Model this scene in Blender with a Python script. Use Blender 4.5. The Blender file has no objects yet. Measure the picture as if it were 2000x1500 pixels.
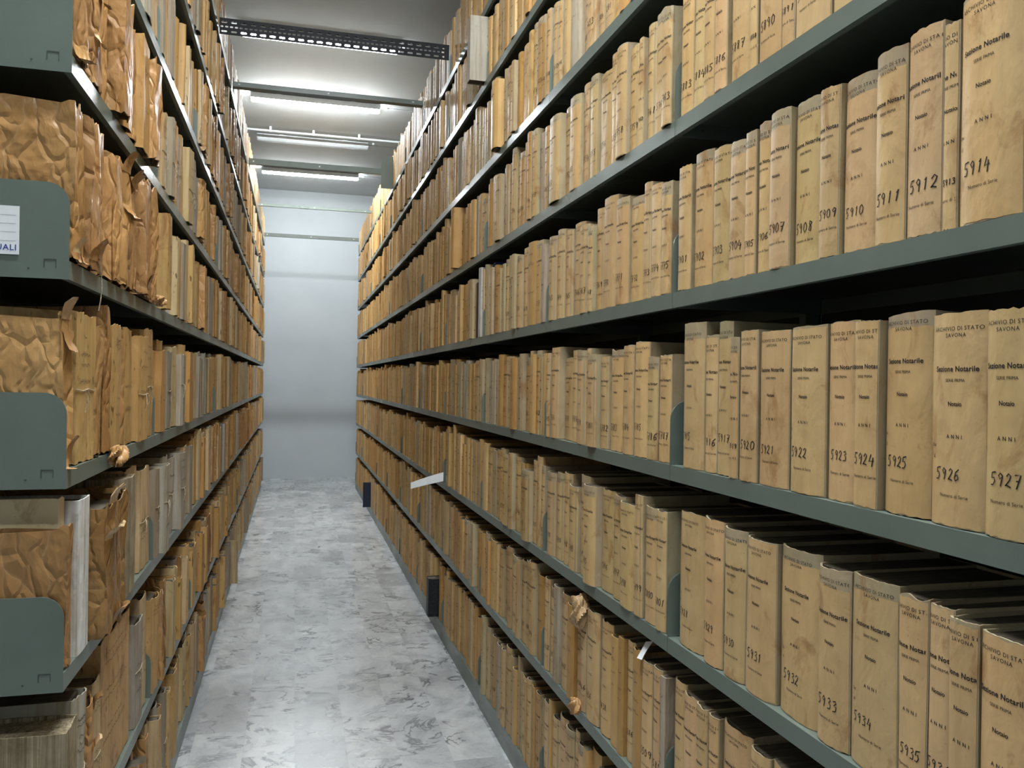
import bpy, math, random
import numpy as np
from mathutils import Matrix, Vector

sc = bpy.context.scene
C = sc.collection
rng = random.Random(7)

# ---------------------------------------------------------------- camera, world, exposure
F_PX, YAW, PITCH, ROLL, CAM_H = 1606.17, .25923, -.00132, .01506, 1.518
cy_, sy_ = math.cos(YAW), math.sin(YAW)
r0 = Vector((cy_, -sy_, 0)); f0 = Vector((sy_, cy_, 0)); u0 = Vector((0, 0, 1))
up1 = u0 * math.cos(PITCH) - f0 * math.sin(PITCH)
fw1 = u0 * math.sin(PITCH) + f0 * math.cos(PITCH)
cr_, sr_ = math.cos(ROLL), math.sin(ROLL)
rt = r0 * cr_ + up1 * sr_
up = up1 * cr_ - r0 * sr_
cam = bpy.data.cameras.new('camera'); cam.sensor_width = 36; cam.sensor_fit = 'HORIZONTAL'
cam.lens = 36 * F_PX / 2000; cam.clip_start = .02; cam.clip_end = 60
co = bpy.data.objects.new('camera', cam); C.objects.link(co)
m = Matrix.Identity(4)
for i in range(3):
    m[i][0] = rt[i]; m[i][1] = up[i]; m[i][2] = -fw1[i]
m[2][3] = CAM_H
co.matrix_world = m
sc.camera = co

def project(x, y, z):
    p = Vector((x, y, z - CAM_H)); d = p.dot(fw1)
    if d < .05: return None
    return 1000 + F_PX * p.dot(rt) / d, 750 - F_PX * p.dot(up) / d

w = bpy.data.worlds.new('world'); sc.world = w; w.use_nodes = True
w.node_tree.nodes['Background'].inputs[0].default_value = (.6, .65, .7, 1)
w.node_tree.nodes['Background'].inputs[1].default_value = .0
sc.view_settings.view_transform = 'Standard'; sc.view_settings.look = 'None'
sc.view_settings.gamma = 1; sc.view_settings.use_curve_mapping = False
sc.view_settings.exposure = 2.28
sc.cycles.use_denoising = True
sc.cycles.max_bounces = 8; sc.cycles.diffuse_bounces = 3; sc.cycles.sample_clamp_indirect = 6
LAMP = 42.0            # radiance of a lit tube cover
# (distance along the aisle, lit?)  fluorescent fittings crossing the aisle on the ceiling
LAMPS = [(-1.6, 0), (-.1, .6), (1.4, 1.8), (2.85, .25), (4.3, 0), (5.75, 0), (7.08, .2), (8.7, 1.7), (10.13, 0), (11.7, .8)]

# ---------------------------------------------------------------- place constants (x across the aisle, y along it, z up)
XR, XL = .854, -.423              # front faces of the two racks
ZR0, ZL0, WL = .7658, 1.7546, 1.038   # where each rack starts along the aisle; bay width of bundle rack
NR, NL = 11, 10
KR = [.10] + [.1067 + .403 * k + .016 for k in range(1, 8)] + [3.29 + .016]
KL = [.10, .509, .943, 1.336, 1.741, 2.140, 2.556, 2.99, 3.44]
WALL, CEIL = 13.05, 4.41

# ---------------------------------------------------------------- material helpers
def mat(name, rough=.6, spec=.5, metal=0.0):
    M = bpy.data.materials.new(name); M.use_nodes = True
    nt = M.node_tree; b = nt.nodes['Principled BSDF']
    b.inputs['Roughness'].default_value = rough
    b.inputs['Specular IOR Level'].default_value = spec
    b.inputs['Metallic'].default_value = metal
    return M, nt, b
def N(nt, kind, **kw):
    n = nt.nodes.new(kind)
    for k, v in kw.items(): setattr(n, k, v)
    return n
def mixc(nt, fac, a, b, mode='MIX'):
    n = nt.nodes.new('ShaderNodeMix'); n.data_type = 'RGBA'; n.blend_type = mode
    for sock, v in ((n.inputs[0], fac), (n.inputs[6], a), (n.inputs[7], b)):
        if hasattr(v, 'links'): nt.links.new(v, sock)
        elif isinstance(v, (int, float)): sock.default_value = v
        else: sock.default_value = (*v, 1)
    return n.outputs[2]
def noise(nt, scale=(1, 1, 1), s=5, detail=4, rough=.55, dist=0.0, vec=None):
    if vec is None:
        vec = nt.nodes.new('ShaderNodeNewGeometry').outputs['Position']
    mp = nt.nodes.new('ShaderNodeMapping'); mp.inputs['Scale'].default_value = scale
    nt.links.new(vec, mp.inputs['Vector'])
    n = nt.nodes.new('ShaderNodeTexNoise'); n.inputs['Scale'].default_value = s
    n.inputs['Detail'].default_value = detail; n.inputs['Roughness'].default_value = rough
    n.inputs['Distortion'].default_value = dist
    nt.links.new(mp.outputs[0], n.inputs['Vector'])
    return n.outputs['Fac']
def ramp(nt, fac, stops):
    r = nt.nodes.new('ShaderNodeValToRGB'); e = r.color_ramp.elements
    while len(e) < len(stops): e.new(.5)
    for el, (p, c) in zip(e, stops):
        el.position = p; el.color = (*c, 1) if not isinstance(c, (int, float)) else (c, c, c, 1)
    nt.links.new(fac, r.inputs[0]); return r.outputs[0]
def bump(nt, b, h, strength=.3, dist=.01):
    n = nt.nodes.new('ShaderNodeBump'); n.inputs['Strength'].default_value = strength
    n.inputs['Distance'].default_value = dist
    nt.links.new(h, n.inputs['Height']); nt.links.new(n.outputs[0], b.inputs['Normal'])
def tint(nt):
    a = nt.nodes.new('ShaderNodeAttribute'); a.attribute_name = 'tint'; return a.outputs['Color']

def make_paper(name, rough, stain, stain_col, streak, bscale, bstr, bdist, spec=.35, crease=0.0):
    M, nt, b = mat(name, rough, spec)
    c = tint(nt)
    big = noise(nt, (1, 1, .8), 9, 5, .6)
    c = mixc(nt, ramp(nt, big, [(.35, 0), (.75, .35)]), c, (.60, .45, .27), 'MULTIPLY')
    st = noise(nt, (1, 1, .6), 13, 6, .65, .6)
    c = mixc(nt, ramp(nt, st, [(.575, 0), (.62, stain * .5), (.68, stain)]), c, stain_col)
    sk = noise(nt, (70, 70, 3), 1, 2, .5)
    c = mixc(nt, ramp(nt, sk, [(.30, streak), (.55, 0)]), c, (.20, .12, .05))
    sp = noise(nt, (1, 1, 1), 150, 2, .5)
    c = mixc(nt, ramp(nt, sp, [(.72, 0), (.80, .45)]), c, (.12, .07, .03))
    if stain > .7:
        wm_ = noise(nt, (1, 1, .28), 75, 2, .5)
        c = mixc(nt, ramp(nt, wm_, [(.66, 0), (.71, .8)]), c, (.05, .03, .015))
    h = noise(nt, (1, 1, .5), bscale, 4, .5, .4)
    if crease:
        g = nt.nodes.new('ShaderNodeNewGeometry').outputs['Position']
        wv = nt.nodes.new('ShaderNodeTexNoise'); wv.inputs['Scale'].default_value = 12
        nt.links.new(g, wv.inputs['Vector'])
        ma = N(nt, 'ShaderNodeVectorMath', operation='MULTIPLY_ADD'); ma.inputs[1].default_value = (.06, .06, .06)
        nt.links.new(wv.outputs['Color'], ma.inputs[0]); nt.links.new(g, ma.inputs[2])
        mz = nt.nodes.new('ShaderNodeMapping'); mz.inputs['Scale'].default_value = (1, 1, .38); nt.links.new(ma.outputs[0], mz.inputs['Vector'])
        def cells_(sc_):
            v = nt.nodes.new('ShaderNodeTexVoronoi'); v.feature = 'DISTANCE_TO_EDGE'; v.inputs['Scale'].default_value = sc_
            nt.links.new(mz.outputs[0], v.inputs['Vector']); return ramp(nt, v.outputs['Distance'], [(0.0, 0), (.12, .75), (.4, 1)])
        k1 = cells_(9); k2 = cells_(24)
        h = mixc(nt, .5, mixc(nt, .4, k1, k2), h)
        c = mixc(nt, ramp(nt, k1, [(0.0, crease), (.12, 0)]), c, (.75, .58, .36))     # rubbed pale along the creases
    nt.links.new(c, b.inputs['Base Color'])
    bump(nt, b, h, bstr, bdist)
    return M
M_PARCH = make_paper('parchment_paper', .48, .62, (.27, .125, .04), .10, 22, .30, .012)
M_KRAFT = make_paper('brown_kraft_paper', .40, .55, (.20, .085, .022), .12, 16, .75, .018, .42, .10)
M_FILE = make_paper('worn_file_parchment', .55, .75, (.22, .095, .03), .34, 20, .45, .012, .3)
M_GREY = make_paper('greyed_file_paper', .75, .3, (.26, .18, .10), .5, 40, .4, .008, .2)

def make_pages(name, dark, light, scale):
    M, nt, b = mat(name, .9, .1)
    n1 = noise(nt, scale, 1, 4, .7)
    n2 = noise(nt, (1, 1, 1), 18, 4, .6)
    c = ramp(nt, n1, [(.3, dark), (.72, light)])
    c = mixc(nt, ramp(nt, n2, [(.4, .0), (.7, .6)]), c, dark)
    nt.links.new(c, b.inputs['Base Color']); bump(nt, b, n1, .6, .004)
    return M
M_PAGES = make_pages('dusty_page_tops', (.045, .037, .027), (.21, .175, .125), (5, 330, 5))
M_LEAVES = make_pages('yellowed_page_edges', (.10, .07, .035), (.52, .44, .30), (160, 160, 2))

M_INK, nt, b = mat('black_ink', .7, .2); b.inputs['Base Color'].default_value = (.018, .016, .018, 1)
M_BLUE, nt, b = mat('blue_ink', .7, .2); b.inputs['Base Color'].default_value = (.03, .05, .30, 1)
M_WHITE, nt, b = mat('white_paper', .7, .2)
nt.links.new(mixc(nt, ramp(nt, noise(nt, s=30), [(.4, 0), (.7, .35)]), (.74, .76, .77), (.60, .61, .62)), b.inputs['Base Color'])
M_STRING, nt, b = mat('hemp_string', .9, .1)
nt.links.new(ramp(nt, noise(nt, s=300), [(.3, (.26, .20, .12)), (.7, (.55, .47, .34))]), b.inputs['Base Color'])
M_BLACK, nt, b = mat('black_marbled_board', .5, .4)
nt.links.new(ramp(nt, noise(nt, s=120), [(.5, (.006, .007, .010)), (.75, (.035, .033, .035))]), b.inputs['Base Color'])
M_NAVY, nt, b = mat('navy_board', .5, .4)
nt.links.new(ramp(nt, noise(nt, s=40), [(.3, (.006, .012, .028)), (.8, (.012, .020, .042))]), b.inputs['Base Color'])
M_BLUEBOARD, nt, b = mat('blue_cardboard', .6, .3)
nt.links.new(ramp(nt, noise(nt, s=40), [(.3, (.02, .08, .30)), (.8, (.03, .10, .36))]), b.inputs['Base Color'])

def make_steel(name, c1, c2, rough):
    M, nt, b = mat(name, rough, .5)
    n = noise(nt, (1, 1, 1), 7, 5, .6)
    nt.links.new(ramp(nt, n, [(.3, c1), (.75, c2)]), b.inputs['Base Color'])
    n2 = noise(nt, (1, 1, 1), 3, 3, .5)
    nt.links.new(ramp(nt, n2, [(.3, rough - .06), (.7, rough + .08)]), b.inputs['Roughness'])
    n3 = noise(nt, (1, 1, 1), 500, 2, .5); bump(nt, b, n3, .05, .002)
    return M
M_STEEL = make_steel('grey_green_enamelled_steel', (.108, .134, .113), (.130, .160, .135), .33)
M_DARKSTEEL = make_steel('dark_slotted_steel', (.016, .016, .018), (.024, .024, .026), .6)
M_DARKSTEEL.node_tree.nodes['Principled BSDF'].inputs['Specular IOR Level'].default_value = .15
M_GAP_SHADE = make_steel('gap_shade_sheet', (.022, .024, .023), (.03, .032, .03), .7)  # shade of the shelf gaps put into the sheet's colour
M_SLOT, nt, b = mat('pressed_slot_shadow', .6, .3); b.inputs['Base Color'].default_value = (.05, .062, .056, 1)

# room
M_WALL, nt, b = mat('white_plaster', .85, .2)
nt.links.new(ramp(nt, noise(nt, s=1.3, detail=6), [(.3, (.43, .455, .468)), (.7, (.47, .495, .505))]), b.inputs['Base Color'])
bump(nt, b, noise(nt, s=60), .08, .004)
M_CEIL, nt, b = mat('grey_white_ceiling_plaster', .85, .2)
nt.links.new(ramp(nt, noise(nt, (1, .3, 1), 2.2, 6), [(.3, (.55, .565, .555)), (.7, (.62, .635, .62))]), b.inputs['Base Color'])
bump(nt, b, noise(nt, (1, 4, 1), 9), .12, .01)

M_ROOM, nt, b = mat('dull_wall_paint', .9, .1)
nt.links.new(ramp(nt, noise(nt, s=1.3), [(.3, (.26, .26, .25)), (.7, (.31, .31, .30))]), b.inputs['Base Color'])

def make_marble():
    M, nt, b = mat('marble_tiles', .22, .5)
    g = nt.nodes.new('ShaderNodeNewGeometry').outputs['Position']
    sep = N(nt, 'ShaderNodeSeparateXYZ'); nt.links.new(g, sep.inputs[0])
    def math_(op, a, v=None, c=None):
        n = N(nt, 'ShaderNodeMath', operation=op)
        for i, q in enumerate((a, v, c)):
            if q is None: continue
            if hasattr(q, 'links'): nt.links.new(q, n.inputs[i])
            else: n.inputs[i].default_value = q
        return n.outputs[0]
    TX, TY = .205, .41
    u = math_('DIVIDE', math_('ADD', sep.outputs[0], 10.02 * 1.0), TX)
    iu = math_('FLOOR', u)
    odd = math_('MULTIPLY', math_('FRACT', math_('MULTIPLY', math_('SINE', math_('MULTIPLY', iu, 12.9898)), 437.58)), 1.0)
    v = math_('ADD', math_('DIVIDE', sep.outputs[1], TY), odd)
    iv = math_('FLOOR', v)
    cmb = N(nt, 'ShaderNodeCombineXYZ'); nt.links.new(iu, cmb.inputs[0]); nt.links.new(iv, cmb.inputs[1])
    wn = N(nt, 'ShaderNodeTexWhiteNoise', noise_dimensions='2D'); nt.links.new(cmb.outputs[0], wn.inputs['Vector'])
    off = N(nt, 'ShaderNodeVectorMath', operation='MULTIPLY_ADD')
    nt.links.new(wn.outputs['Color'], off.inputs[0]); off.inputs[1].default_value = (37, 51, 29)
    nt.links.new(g, off.inputs[2])
    P = off.outputs[0]
    # soft grey clouds
    cl = noise(nt, (1, .55, 1), 5, 6, .6, 1.2, P)
    c = ramp(nt, cl, [(.28, (.28, .292, .302)), (.50, (.41, .423, .426)), (.7, (.49, .50, .497))])
    # thin dark veins where a warped noise crosses its middle
    def vein(scale, s, width, dist, rough=.55):
        n = noise(nt, scale, s, 5, rough, dist, P)
        a = math_('ABSOLUTE', math_('SUBTRACT', n, .5))
        return ramp(nt, a, [(0.0, 1), (width, 0)])
    gate = ramp(nt, noise(nt, (1, 1, 1), 3.2, 2, .5, 0, P), [(.47, 0), (.56, 1)])
    n1 = noise(nt, (1.0, 1.3, 1), 3.6, 5, .6, 1.1, P)
    d1 = math_('ABSOLUTE', math_('SUBTRACT', n1, .5))
    v1 = math_('MULTIPLY', ramp(nt, d1, [(0.0, 1), (.010, .8), (.026, 0)]), gate)
    c = mixc(nt, math_('MULTIPLY', v1, .92), c, (.075, .08, .09))
    # smoky patches on one side of some veins
    sm = math_('MULTIPLY', ramp(nt, n1, [(.5, 0), (.503, 1), (.585, 0)]), ramp(nt, noise(nt, (1, 1, 1), 2.7, 2, .5, 0, P), [(.53, 0), (.62, 1)]))
    c = mixc(nt, math_('MULTIPLY', sm, .75), c, (.12, .125, .14))
    v2 = math_('MULTIPLY', vein((1.0, 1.5, 1), 6, .028, 1.0, .65), ramp(nt, cl, [(.3, 1), (.62, .1)]))
    c = mixc(nt, math_('MULTIPLY', v2, .6), c, (.17, .178, .195))
    # whole tiles that are greyer
    gr = ramp(nt, wn.outputs['Value'], [(.70, 0), (.98, .55)])
    c = mixc(nt, gr, c, (.22, .228, .24))
    wm = N(nt, 'ShaderNodeSeparateColor'); nt.links.new(wn.outputs['Color'], wm.inputs[0])
    c = mixc(nt, math_('MULTIPLY', wm.outputs[1], .10), c, (.34, .30, .25))
    # joints
    def edge(q, size):
        fr = math_('FRACT', q); a = math_('MINIMUM', fr, math_('SUBTRACT', 1.0, fr))
        return math_('LESS_THAN', math_('MULTIPLY', a, size), .0007)
    j = math_('MAXIMUM', edge(u, TX), edge(v, TY))
    c = mixc(nt, math_('MULTIPLY', j, .35), c, (.20, .205, .21))
    nt.links.new(c, b.inputs['Base Color'])
    nt.links.new(ramp(nt, noise(nt, s=3, detail=4), [(.3, .20), (.7, .34)]), b.inputs['Roughness'])
    return M
M_MARBLE = make_marble()

M_LIT, nt, b = mat('lit_tube_cover', .3, .3)
b.inputs['Base Color'].default_value = (.85, .87, .9, 1)
b.inputs['Emission Color'].default_value = (.90, .965, 1.0, 1); b.inputs['Emission Strength'].default_value = LAMP
def lit_cover(k):          # emission scaled per fitting, tuned to the brightness around it
    M = M_LIT.copy(); M.name = 'lit_tube_cover'
    M.node_tree.nodes['Principled BSDF'].inputs['Emission Strength'].default_value = LAMP * k
    return M
M_UNLIT, nt, b = mat('unlit_tube_cover', .18, .5)
nt.links.new(ramp(nt, noise(nt, s=9), [(.3, (.62, .66, .68)), (.7, (.74, .78, .80))]), b.inputs['Base Color'])
M_FITTING, nt, b = mat('grey_white_plastic', .4, .4)
nt.links.new(ramp(nt, noise(nt, s=20), [(.3, (.60, .63, .64)), (.7, (.68, .71, .72))]), b.inputs['Base Color'])

# ---------------------------------------------------------------- mesh helpers
class MB:
    def __init__(s): s.v = []; s.f = []; s.m = []; s.t = []; s.mats = []
    def mi(s, M):
        if M not in s.mats: s.mats.append(M)
        return s.mats.index(M)
    def add(s, V, Fc, M, tn=(1, 1, 1)):
        o = len(s.v); s.v.extend(V); k = s.mi(M)
        s.f.extend([tuple(i + o for i in f) for f in Fc]); s.m.extend([k] * len(Fc)); s.t.extend([tn] * len(V))
    def prism(s, P, z0, z1, M, Mcap, tn=(1, 1, 1), top=None):
        n = len(P); a = sum(P[i][0] * P[(i + 1) % n][1] - P[(i + 1) % n][0] * P[i][1] for i in range(n))
        if a < 0: P = P[::-1]
        o = len(s.v); s.v += [(x, y, z0) for x, y in P] + [(x, y, z1 + (top[i] if top else 0)) for i, (x, y) in enumerate(P)]; s.t += [tn] * (2 * n)
        k, c = s.mi(M), s.mi(Mcap)
        s.f += [(o + i, o + (i + 1) % n, o + n + (i + 1) % n, o + n + i) for i in range(n)] + [tuple(range(o + n - 1, o - 1, -1)), tuple(range(o + n, o + 2 * n))]
        s.m += [k] * n + [c, c]
    def box(s, x0, x1, y0, y1, z0, z1, M, tn=(1, 1, 1)):
        s.add([(x0, y0, z0), (x1, y0, z0), (x1, y1, z0), (x0, y1, z0), (x0, y0, z1), (x1, y0, z1), (x1, y1, z1), (x0, y1, z1)],
              [(0, 3, 2, 1), (4, 5, 6, 7), (0, 1, 5, 4), (1, 2, 6, 5), (2, 3, 7, 6), (3, 0, 4, 7)], M, tn)
    def tube(s, pts, r, M, n=6, tn=(1, 1, 1), cap=True):
        pts = [Vector(p) for p in pts]; V = []; Fc = []
        for i, p in enumerate(pts):
            d = (pts[min(i + 1, len(pts) - 1)] - pts[max(i - 1, 0)]).normalized()
            a = d.cross(Vector((0, 0, 1)))
            if a.length < .1: a = d.cross(Vector((1, 0, 0)))
            a.normalize(); c = d.cross(a)
            for k in range(n):
                q = 2 * math.pi * k / n
                V.append(tuple(p + (a * math.cos(q) + c * math.sin(q)) * r))
        for i in range(len(pts) - 1):
            for k in range(n):
                Fc.append((i * n + k, i * n + (k + 1) % n, (i + 1) * n + (k + 1) % n, (i + 1) * n + k))
        if cap:
            Fc.append(tuple(range(n))); Fc.append(tuple(range((len(pts) - 1) * n, len(pts) * n)))
        s.add(V, Fc, M, tn)
    def mesh(s, name, smooth=None):
        me = bpy.data.meshes.new(name); me.from_pydata(s.v, [], s.f)
        for M in s.mats: me.materials.append(M)
        if len(s.mats) > 1: me.polygons.foreach_set('material_index', s.m)
        ca = me.color_attributes.new('tint', 'FLOAT_COLOR', 'POINT')
        a = np.ones((len(s.v), 4), np.float32); a[:, :3] = np.array(s.t, np.float32).reshape(-1, 3)
        ca.data.foreach_set('color', a.ravel())
        if smooth:
            me.polygons.foreach_set('use_smooth', [True] * len(me.polygons))
            me.set_sharp_from_angle(angle=math.radians(smooth))
        me.update(); return me
    def obj(s, name, parent=None, smooth=None, loc=None):
        o = bpy.data.objects.new(name, s.mesh(name, smooth)); C.objects.link(o)
        if parent: o.parent = parent
        if loc: o.location = loc
        return o
def empty(name, loc, rz=0.0):
    o = bpy.data.objects.new(name, None); C.objects.link(o); o.location = loc; o.rotation_euler = (0, 0, rz)
    o.empty_display_size = .05; return o
def tag(o, label, cat, group=None, kind=None):
    if label: o['label'] = label
    if cat: o['category'] = cat
    if group: o['group'] = group
    if kind: o['kind'] = kind
    return o
ORD = ['', 'first', 'second', 'third', 'fourth', 'fifth', 'sixth', 'seventh', 'eighth', 'ninth', 'tenth', 'eleventh', 'twelfth', 'thirteenth',
       'fourteenth', 'fifteenth', 'sixteenth', 'seventeenth', 'eighteenth', 'nineteenth', 'twentieth', 'twenty-first', 'twenty-second',
       'twenty-third', 'twenty-fourth', 'twenty-fifth', 'twenty-sixth', 'twenty-seventh', 'twenty-eighth', 'twenty-ninth', 'thirtieth']

# ---------------------------------------------------------------- room shell
def struct(name, x0, x1, y0, y1, z0, z1, M):
    b = MB(); b.box(x0, x1, y0, y1, z0, z1, M); o = b.obj(name); o['kind'] = 'structure'; return o
RX0, RX1, RY0 = -2.6, 3.0, -3.6
struct('floor', RX0, RX1, RY0, WALL, -.1, 0, M_MARBLE)
struct('ceiling', RX0, RX1, RY0, WALL, CEIL, CEIL + .1, M_CEIL)
struct('wall_back', RX0 - .1, RX1 + .1, WALL, WALL + .1, -.1, CEIL + .1, M_WALL)
struct('wall_front', RX0 - .1, RX1 + .1, RY0 - .1, RY0, -.1, CEIL + .1, M_WALL)
struct('wall_left', RX0 - .1, RX0, RY0, WALL, -.1, CEIL + .1, M_WALL)
struct('wall_right', RX1, RX1 + .1, RY0, WALL, -.1, CEIL + .1, M_WALL)

# ---------------------------------------------------------------- shelving
SD = .40    # shelf depth
def shelf_mesh(wd, sgn, name):
    b = MB(); g = .0028
    y0, y1 = g, wd - g
    X = lambda d: sgn * d
    def bx(d0, d1, a, c, z0, z1):
        x0, x1 = sorted((X(d0), X(d1))); b.box(x0, x1, a, c, z0, z1, M_STEEL)
    bx(0, SD, y0, y1, -.003, 0)
    bx(0, .002, y0, y1, -.036, -.003); bx(.002, .014, y0, y1, -.036, -.034)
    bx(SD - .002, SD, y0, y1, -.036, -.003)
    return b.mesh(name)
def kick_mesh(wd, sgn):
    b = MB(); x0, x1 = sorted((sgn * .004, sgn * .006)); b.box(x0, x1, .0015, wd - .0015, 0, .066, M_STEEL); return b.mesh('kick_plate')
def bracket_mesh(sgn):
    # upright end plate with a rounded front corner, a pressed slot and a bolt hole
    b = MB(); r = .042; top = .150; th = .0016; dep = .36
    P = [(0, -.036), (dep, -.036), (dep, top)]
    P += [(r - r * math.sin(a), top - r + r * math.cos(a)) for a in np.linspace(0, math.pi / 2, 9)]
    n = len(P); V = []
    for y in (0, th): V += [(sgn * d, y, z) for d, z in P]
    Fc = [tuple(range(n)), tuple(range(n, 2 * n))] + [(i, (i + 1) % n, n + (i + 1) % n, n + i) for i in range(n)]
    b.add(V, Fc, M_STEEL)
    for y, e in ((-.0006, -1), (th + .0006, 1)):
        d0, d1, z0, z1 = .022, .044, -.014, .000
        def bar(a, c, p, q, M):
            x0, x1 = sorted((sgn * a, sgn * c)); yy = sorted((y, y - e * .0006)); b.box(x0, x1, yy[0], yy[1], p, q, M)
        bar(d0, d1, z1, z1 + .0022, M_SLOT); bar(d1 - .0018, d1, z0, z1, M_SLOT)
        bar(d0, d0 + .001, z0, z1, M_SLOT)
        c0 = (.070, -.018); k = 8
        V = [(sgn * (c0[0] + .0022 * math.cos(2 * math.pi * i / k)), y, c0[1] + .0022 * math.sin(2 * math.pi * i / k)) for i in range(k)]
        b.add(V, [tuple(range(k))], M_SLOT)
    return b.mesh('side_bracket')
def post_mesh(sgn, hgt):
    b = MB(); x0, x1 = sorted((sgn * .362, sgn * .398)); b.box(x0, x1, -.014, .014, 0, hgt, M_STEEL)
    return b.mesh('upright_post')
def dark_back_mesh(wd, sgn, hgt):
    b = MB(); x0, x1 = sorted((sgn * (SD + .001), sgn * (SD + .003))); b.box(x0, x1, 0.001, wd - .001, .0, hgt, M_GAP_SHADE); return b.mesh('added_dark_back')  # added sheet, coloured dark to stand in for shade behind the books

def build_rack(x, y_start, wd, nb, heights, sgn, which):
    sm = shelf_mesh(wd, sgn, 'shelf'); km = kick_mesh(wd, sgn); bm_ = bracket_mesh(sgn)
    pm = post_mesh(sgn, heights[-1] + .15); bk = dark_back_mesh(wd, sgn, heights[-1] + .25)
    for i in range(nb):
        t = empty('shelving_bay', (x, y_start + i * wd, 0))
        tag(t, f'grey-green steel shelving bay, {ORD[i + 1]} from the near end of the {which} rack', 'shelving', f'shelving bays of the {which} rack')
        def part(nm, me, par, loc=(0, 0, 0)):
            o = bpy.data.objects.new(nm, me); C.objects.link(o); o.parent = par; o.location = loc; return o
        for z in heights:
            s = part('shelf', sm, t, (0, 0, z))
            part('side_bracket', bm_, s, (0, .0009, 0)); part('side_bracket', bm_, s, (0, wd - .0025, 0))
        part('kick_plate', km, t); part('upright_post', pm, t, (0, .02, 0)); part('added_dark_back', bk, t)
        if i == nb - 1: part('upright_post', pm, t, (0, wd - .02, 0))
build_rack(XR, ZR0, 1.0, NR, KR, 1, 'numbered-volume')
build_rack(XL, ZL0, WL, NL, KL, -1, 'paper-bundle')

# ---------------------------------------------------------------- writing
def text_mesh(s, bold=0.0, res=2, spacing=1.0):
    cu = bpy.data.curves.new('t', 'FONT'); cu.body = s; cu.size = 1; cu.resolution_u = res; cu.offset = bold
    cu.space_character = spacing
    o = bpy.data.objects.new('t', cu); C.objects.link(o)
    bpy.context.view_layer.update()
    e = o.evaluated_get(bpy.context.evaluated_depsgraph_get()); me = e.to_mesh()
    V = np.array([v.co[:2] for v in me.vertices]); Fc = [tuple(p.vertices) for p in me.polygons]
    e.to_mesh_clear(); bpy.data.objects.remove(o); bpy.data.curves.remove(cu)
    lo, hi = V.min(0), V.max(0); V = (V - lo) / (hi[0] - lo[0]) - np.array([.5, 0])   # unit width, centred
    return V, Fc
# line, fraction of height from the top, printed width (m), bold
LINES = [('ARCHIVIO DI STATO', .078, .082, .0, 1.15), ('SAVONA', .108, .034, .0, 1.2), ('Sezione Notarile', .268, .072, .022, 1.05),
         ('SERIE PRIMA', .316, .033, .0, 1.0), ('Notaio', .428, .0235, .018, 1.0), ('ANNI', .578, .027, .01, 1.8),
         ('Numero di Serie', .852, .048, .0, 1.05)]
TXT = {}
for res in (1, 3):
    TXT[res] = [(text_mesh(s, bo, res, sp_), fr, wd_) for s, fr, wd_, bo, sp_ in LINES]
    TXT[res, 'dal'] = text_mesh('Dal', 0, res); TXT[res, 'al'] = text_mesh('al', 0, res)
STROKES = {
 '0': [[(.5, 1), (.15, .8), (.1, .3), (.4, 0), (.8, .2), (.85, .7), (.5, 1)]],
 '1': [[(.35, .75), (.55, 1), (.45, 0)]],
 '2': [[(.15, .75), (.4, 1), (.75, .85), (.6, .5), (.1, .05), (.4, .1), (.9, 0)]],
 '3': [[(.15, .9), (.6, 1), (.75, .78), (.4, .55), (.8, .4), (.75, .05), (.15, .0)]],
 '4': [[(.35, 1), (.1, .35), (.85, .4)], [(.7, .7), (.62, -.15)]],
 '5': [[(.2, .95), (.15, .55), (.55, .6), (.75, .3), (.5, 0), (.1, .02)], [(.2, .95), (.85, 1.02)]],
 '6': [[(.75, 1), (.3, .7), (.12, .25), (.4, 0), (.8, .2), (.6, .5), (.2, .35)]],
 '7': [[(.1, .95), (.85, 1), (.45, -.1)], [(.3, .5), (.75, .52)]],
 '8': [[(.7, .9), (.35, 1), (.25, .75), (.7, .4), (.6, .02), (.2, .1), (.3, .45), (.75, .8), (.7, .9)]],
 '9': [[(.75, .8), (.4, 1), (.15, .75), (.4, .5), (.75, .8), (.6, .0)]]}
def ribbons(polys, w):
    V = []; Fc = []
    for P in polys:
        P = [np.array(p, float) for p in P]; o = len(V)
        for i, p in enumerate(P):
            d = P[min(i + 1, len(P) - 1)] - P[max(i - 1, 0)]; n = np.array([-d[1], d[0]]); n /= (np.linalg.norm(n) + 1e-9)
            V += [p + n * w / 2, p - n * w / 2]
        Fc += [(o + 2 * i, o + 2 * i + 1, o + 2 * i + 3, o + 2 * i + 2) for i in range(len(P) - 1)]
    return np.array(V), Fc
def number_ribbons(s, h, w, R):
    polys = []; x = 0
    for ch in s:
        for P in STROKES[ch]:
            polys.append([((x + p[0] * .62 + .10 * p[1]) * h + R.uniform(-.03, .03) * h, p[1] * h + R.uniform(-.03, .03) * h) for p in P])
        x += .72 + R.uniform(-.08, .08)
    return ribbons(polys, w)

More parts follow.
